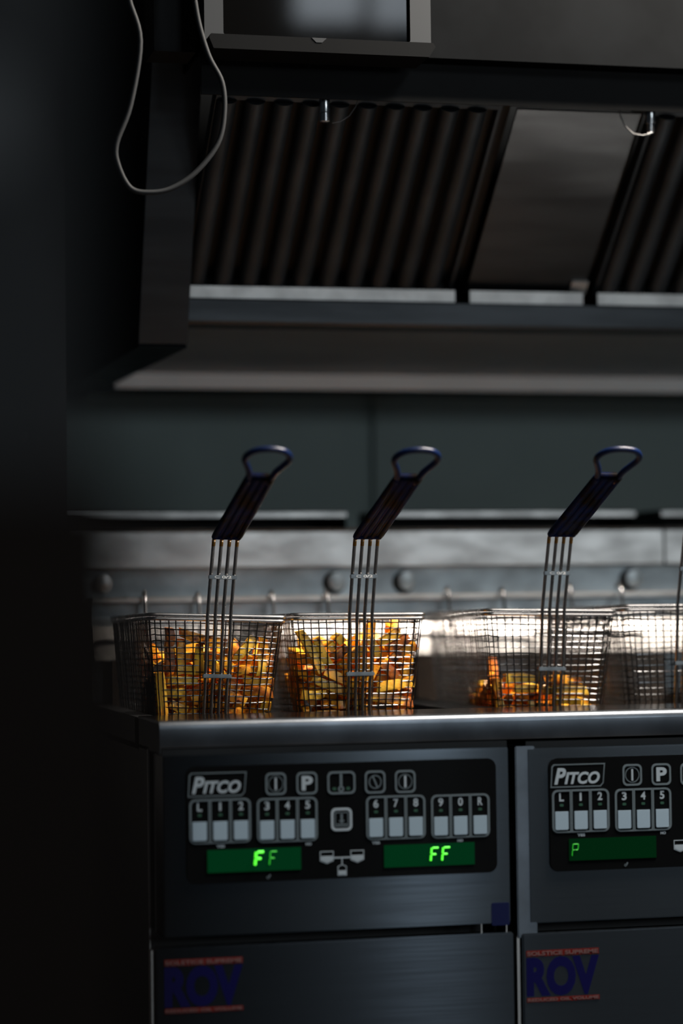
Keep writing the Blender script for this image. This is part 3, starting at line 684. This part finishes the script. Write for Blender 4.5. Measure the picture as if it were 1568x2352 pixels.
# ------------------------------------------------------------------ hood
hd = empty('extractor_hood', (0, .26, 1.4), 'dark stainless extractor hood with slanted baffle filters above the fryers', 'hood')
def hp(mb, name, m, parent=None, smooth=False):
    o = mb.build(name, M[m], parent or hd, smooth); 
    if parent is None: o.location = -hd.location
    return o
XI = .107
sidey = lambda z: .434-(z-1.358)*(.153/.397)
def slant(x0, x1, x2, x3, yb, ins):   # side wall that flares outward towards the back
    f = [(x, sidey(z)+ins, z) for z in (1.356, 2.05) for x in (x0, x1)]; k = [(x, yb, z) for z in (1.356, 2.05) for x in (x2, x3)]
    return MB().add(f+k, [(0, 1, 3, 2), (4, 6, 7, 5), (0, 4, 5, 1), (2, 3, 7, 6), (0, 2, 6, 4), (1, 5, 7, 3)])
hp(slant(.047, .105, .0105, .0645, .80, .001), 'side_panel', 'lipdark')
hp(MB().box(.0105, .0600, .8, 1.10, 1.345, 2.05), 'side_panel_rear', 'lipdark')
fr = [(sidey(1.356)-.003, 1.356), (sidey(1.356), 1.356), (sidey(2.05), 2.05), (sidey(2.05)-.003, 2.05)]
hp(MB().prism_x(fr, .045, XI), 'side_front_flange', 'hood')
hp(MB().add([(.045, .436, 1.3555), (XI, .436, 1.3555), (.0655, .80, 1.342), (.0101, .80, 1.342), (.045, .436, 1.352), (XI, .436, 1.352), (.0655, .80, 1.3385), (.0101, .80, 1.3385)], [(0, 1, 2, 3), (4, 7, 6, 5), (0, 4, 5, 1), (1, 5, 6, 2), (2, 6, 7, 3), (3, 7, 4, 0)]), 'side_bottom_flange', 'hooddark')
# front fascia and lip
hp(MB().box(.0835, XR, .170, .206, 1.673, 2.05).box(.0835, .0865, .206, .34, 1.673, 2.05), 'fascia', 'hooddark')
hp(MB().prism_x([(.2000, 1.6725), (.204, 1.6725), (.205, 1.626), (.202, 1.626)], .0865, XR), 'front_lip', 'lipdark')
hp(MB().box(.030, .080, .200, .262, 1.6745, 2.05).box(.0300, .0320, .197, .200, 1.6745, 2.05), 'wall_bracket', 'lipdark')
# trough, underside, rear flange
hp(MB().prism_x([(.452, 1.384), (.449, 1.388), (.449, 1.4155), (.452, 1.4175), (.500, 1.4175), (.500, 1.384)], XI, XR), 'grease_trough', 'hood')
ud = [(.500, 1.384), (.600, 1.3755), (.700, 1.3665), (.760, 1.3605), (.785, 1.3575), (.797, 1.3555)]
xl = lambda y: XI-(y-.48)*.13
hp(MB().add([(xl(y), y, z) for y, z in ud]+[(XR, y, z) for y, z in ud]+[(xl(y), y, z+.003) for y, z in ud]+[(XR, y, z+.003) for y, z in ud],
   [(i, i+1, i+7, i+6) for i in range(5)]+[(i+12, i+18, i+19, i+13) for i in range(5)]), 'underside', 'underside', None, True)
hp(MB().box(.0655, XR, .800, .812, 1.3345, 1.3575, .002), 'rear_flange', 'flange')
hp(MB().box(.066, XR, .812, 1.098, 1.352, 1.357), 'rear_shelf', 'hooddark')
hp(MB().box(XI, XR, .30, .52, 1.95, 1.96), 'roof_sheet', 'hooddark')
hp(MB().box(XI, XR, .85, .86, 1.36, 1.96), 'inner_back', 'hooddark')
# filters: slanted 40 degrees, low edge on the trough
def on_filter(x, s, h):
    """x along, s up the slope from the trough, h above the surface towards the viewer"""
    c, sn = math.cos(math.radians(40)), math.sin(math.radians(40))
    y = .470-s*c-h*sn; z = 1.433+s*sn-h*c
    return (x, y, z)
SL = .305
def slab(mb, x0, x1, s0, s1, h0, h1):
    vs = [on_filter(x, s, h) for x in (x0, x1) for s in (s0, s1) for h in (h0, h1)]
    return mb.add(vs, [(0, 1, 3, 2), (4, 6, 7, 5), (0, 4, 5, 1), (2, 3, 7, 6), (0, 2, 6, 4), (1, 5, 7, 3)])
def filt(x0, x1, nb, ph):
    fr = hp(slab(slab(slab(slab(MB(), x0, x1, -.004, .001, -.02, .0), x0, x1, SL, SL+.010, -.02, .002), x0, x0+.004, 0, SL, -.02, .0), x1-.004, x1, 0, SL, -.02, .0), 'baffle_filter', 'baffle')
    fr.location = -hd.location
    MB().box(x0, x1, .4515, .4545, 1.4180, 1.4335).build('filter_bottom_edge', M['frame'], fr)
    sp = .0346
    for i in range(nb):
        xc = x0+ph+sp*i
        if xc-.012 < x0-.001 or xc+.012 > x1+.001: continue
        prof = []
        for k in range(9):
            a = math.pi*k/8; prof.append((xc+.0125*math.cos(a), .010*math.sin(a)))
        vs = [on_filter(x, .003, h) for x, h in prof]+[on_filter(x, SL, h) for x, h in prof]
        n = len(prof)
        fs = [(j, j+1, j+1+n, j+n) for j in range(n-1)]+[tuple(range(n)), tuple(range(2*n-1, n-1, -1)), (0, n, 2*n-1, n-1)]
        MB().add(vs, fs).build('baffle', M['baffle'], fr, True)
        # scalloped collar where the baffle meets the edge
        vs = [on_filter(x, -.004, h*1.25+.001) for x, h in prof]+[on_filter(x, .004, h*1.25+.001) for x, h in prof]
        MB().add(vs, fs).build('baffle_collar', M['frame'], fr, True)
    slab(MB(), x0+.003, x1-.003, .004, SL, -.02, -.016).build('rear_baffle', M['dark'], fr)
    return fr
filt(.1100, .4665, 11, .0135)
filt(.6640, 1.0300, 11, .018)
filt(1.0500, 1.4100, 11, .018)
for xa, xb in ((.4668, .4868), (.6484, .6636)): hp(slab(MB(), xa, xb, 0, SL, -.030, -.024), 'gap_shade_slab', 'dark')  # added dark slabs standing in for shade in the gaps beside the blank panel
bp = hp(slab(MB(), .4870, .6480, -.002, SL, -.004, .0), 'blank_panel', 'hood')
MB().box(.4870, .6430, .4510, .4545, 1.4175, 1.4335).build('panel_bottom_edge', M['frame'], bp)
slab(MB(), .628, .650, .004, .026, .0, .004).build('panel_clip', M['frame'], bp)

# ------------------------------------------------------------------ suppression nozzles
def nozzle(x, ztop, label, cap):
    r = empty('spray_nozzle', (x, .217, ztop), label, 'nozzle')
    MB().lathe([(.0065, .0), (.0065, -.0165), (.0062, -.0172)], (0, 0, .0), 'z', 20).build('nozzle_body', M['chrome'], r, True)
    MB().lathe([(.0066, -.0178), (.0066, -.0275), (.005, -.0285)] if not cap else [(.0072, -.0168), (.0072, -.0190), (.0052, -.0195), (.0050, -.0300), (.004, -.0310)], (0, 0, 0), 'z', 20).build('nozzle_tip', M['chrome'], r, True)
    MB().tube([(0, 0, .0), (0, 0, .035), (0, .012, .06), (0, .10, .11), (0, .10, .30)], .0055, 12).build('feed_pipe', M['hooddark'], r, True)
    if cap: pts = [(-.005, -.006, -.0335), (-.013, -.006, -.0350), (-.024, -.004, -.0330), (-.034, -.002, -.0230), (-.0390, 0, -.010), (-.0390, 0, .004), (-.0370, 0, .012)]
    else: pts = [(.008, -.005, -.0300), (.018, -.005, -.0280), (.030, -.002, -.0200), (.0385, 0, -.0080), (.0420, 0, .004), (.0415, 0, .012)]
    MB().tube(pts, .0009 if cap else .0005, 6).build('cap_tether', M['tether'], r, True)
    if cap: MB().tube([(-.007, -.006, -.0335), (-.003, -.006, -.0325)], .0018, 8).build('tether_clip', M['tether'], r, True)
    return r
nozzle(.2387, 1.6290, 'bright nozzle under the hood lip, above the second basket', False)
nozzle(.6525, 1.6322, 'grey nozzle with a dangling tether under the hood lip at right', True)

# ------------------------------------------------------------------ monitor and cable
mo = empty('monitor', (.222, .17, 1.68), 'dark glossy screen in a pale casing on a black ledge at the top', 'monitor')
def mp_(mb, name, m, sm=False):
    mb.v = [(-.4236+(x+.4236)*.989, y-.030, 1.0174+(z-1.0174)*.989) for x, y, z in mb.v]
    o = mb.build(name, M[m], mo, sm); o.location = -mo.location; return o
mp_(MB().ring_y(rrect(.0850, .3590, 1.682, 1.93, .006, 4), rrect(.1075, .3335, 1.690, 1.915, .003, 4), .170, .198), 'casing', 'monframe')
mp_(MB().box(.1000, .3400, .1780, .1980, 1.688, 1.917), 'screen', 'screen')
mp_(MB().add([(.0900, .140, 1.6665), (.3480, .140, 1.6665), (.0850, .140, 1.6790), (.3560, .140, 1.6790), (.0870, .140, 1.6835), (.3530, .140, 1.6835), (.0900, .200, 1.6665), (.3480, .200, 1.6665), (.0850, .200, 1.6790), (.3560, .200, 1.6790), (.0870, .200, 1.6835), (.3530, .200, 1.6835)],
     [(0, 1, 3, 2), (2, 3, 5, 4), (6, 8, 9, 7), (8, 10, 11, 9), (0, 6, 7, 1), (4, 5, 11, 10), (0, 2, 8, 6), (2, 4, 10, 8), (1, 7, 9, 3), (3, 9, 11, 5)]), 'ledge', 'monbase')
mp_(MB().prism_y([(.2060, 1.6834), (.2240, 1.6834), (.2185, 1.6780), (.2115, 1.6780)], .1394, .1402), 'power_badge', 'monframe')
cab = [(-0.0138, 0.1, 1.7272), (-0.0135, 0.1, 1.7074), (-0.0016, 0.1, 1.6608), (-0.0132, 0.1, 1.5886), (-0.0294, 0.1, 1.5437), (-0.0277, 0.1, 1.5191), (-0.0141, 0.1, 1.4939), (0.0081, 0.1, 1.4896), (0.033, 0.1, 1.4952), (0.0606, 0.1, 1.5144), (0.086, 0.1, 1.5475), (0.0939, 0.1, 1.5826), (0.0918, 0.1, 1.6174), (0.077, 0.1, 1.6468), (0.0664, 0.1, 1.6812), (0.0612, 0.1, 1.7109), (0.0589, 0.1, 1.7308)]
cab = [(-.02, .16, 1.90)]+cab+[(.06, .19, 1.90)]
sm = []
for i in range(len(cab)-1):
    p0, p1, p2, p3 = [Vector(cab[max(0, min(len(cab)-1, i+j))]) for j in (-1, 0, 1, 2)]
    for k in range(6):
        t = k/6; sm.append(.5*((2*p1)+(p2-p0)*t+(2*p0-5*p1+4*p2-p3)*t*t+(3*p1-p0-3*p2+p3)*t**3))
tag(MB().tube(sm, .0030, 10).build('cable', M['cable'], None, True), 'pale cable hanging in a loop in front of the hood end', 'cable')

# ------------------------------------------------------------------ things at the left
sh = tag(MB().box(-.40, -.0905, .50, .60, 1.236, 1.250, .002).build('wall_shelf', M['lightgrey']), 'small dark shelf on the side wall at the far left edge', 'shelf')
po = empty('upright_post', (-.42, -1.8, 0), 'dark upright post close to the camera along the left edge', 'post')
o = MB().box(-.05, .0950, -.03, .03, 0, 2.2, .004).build('post_body', M['post'], po)
MB().box(-.05, .1120, -.05, -.031, 0, 1.060, .004).build('lower_cover', M['brown'], po)
MB().box(.0, .0720, -.036, -.0305, 1.152, 1.188, .003).build('post_highlight', M['lightgrey'], po)  # added grey plate standing in for a blurred highlight on the post
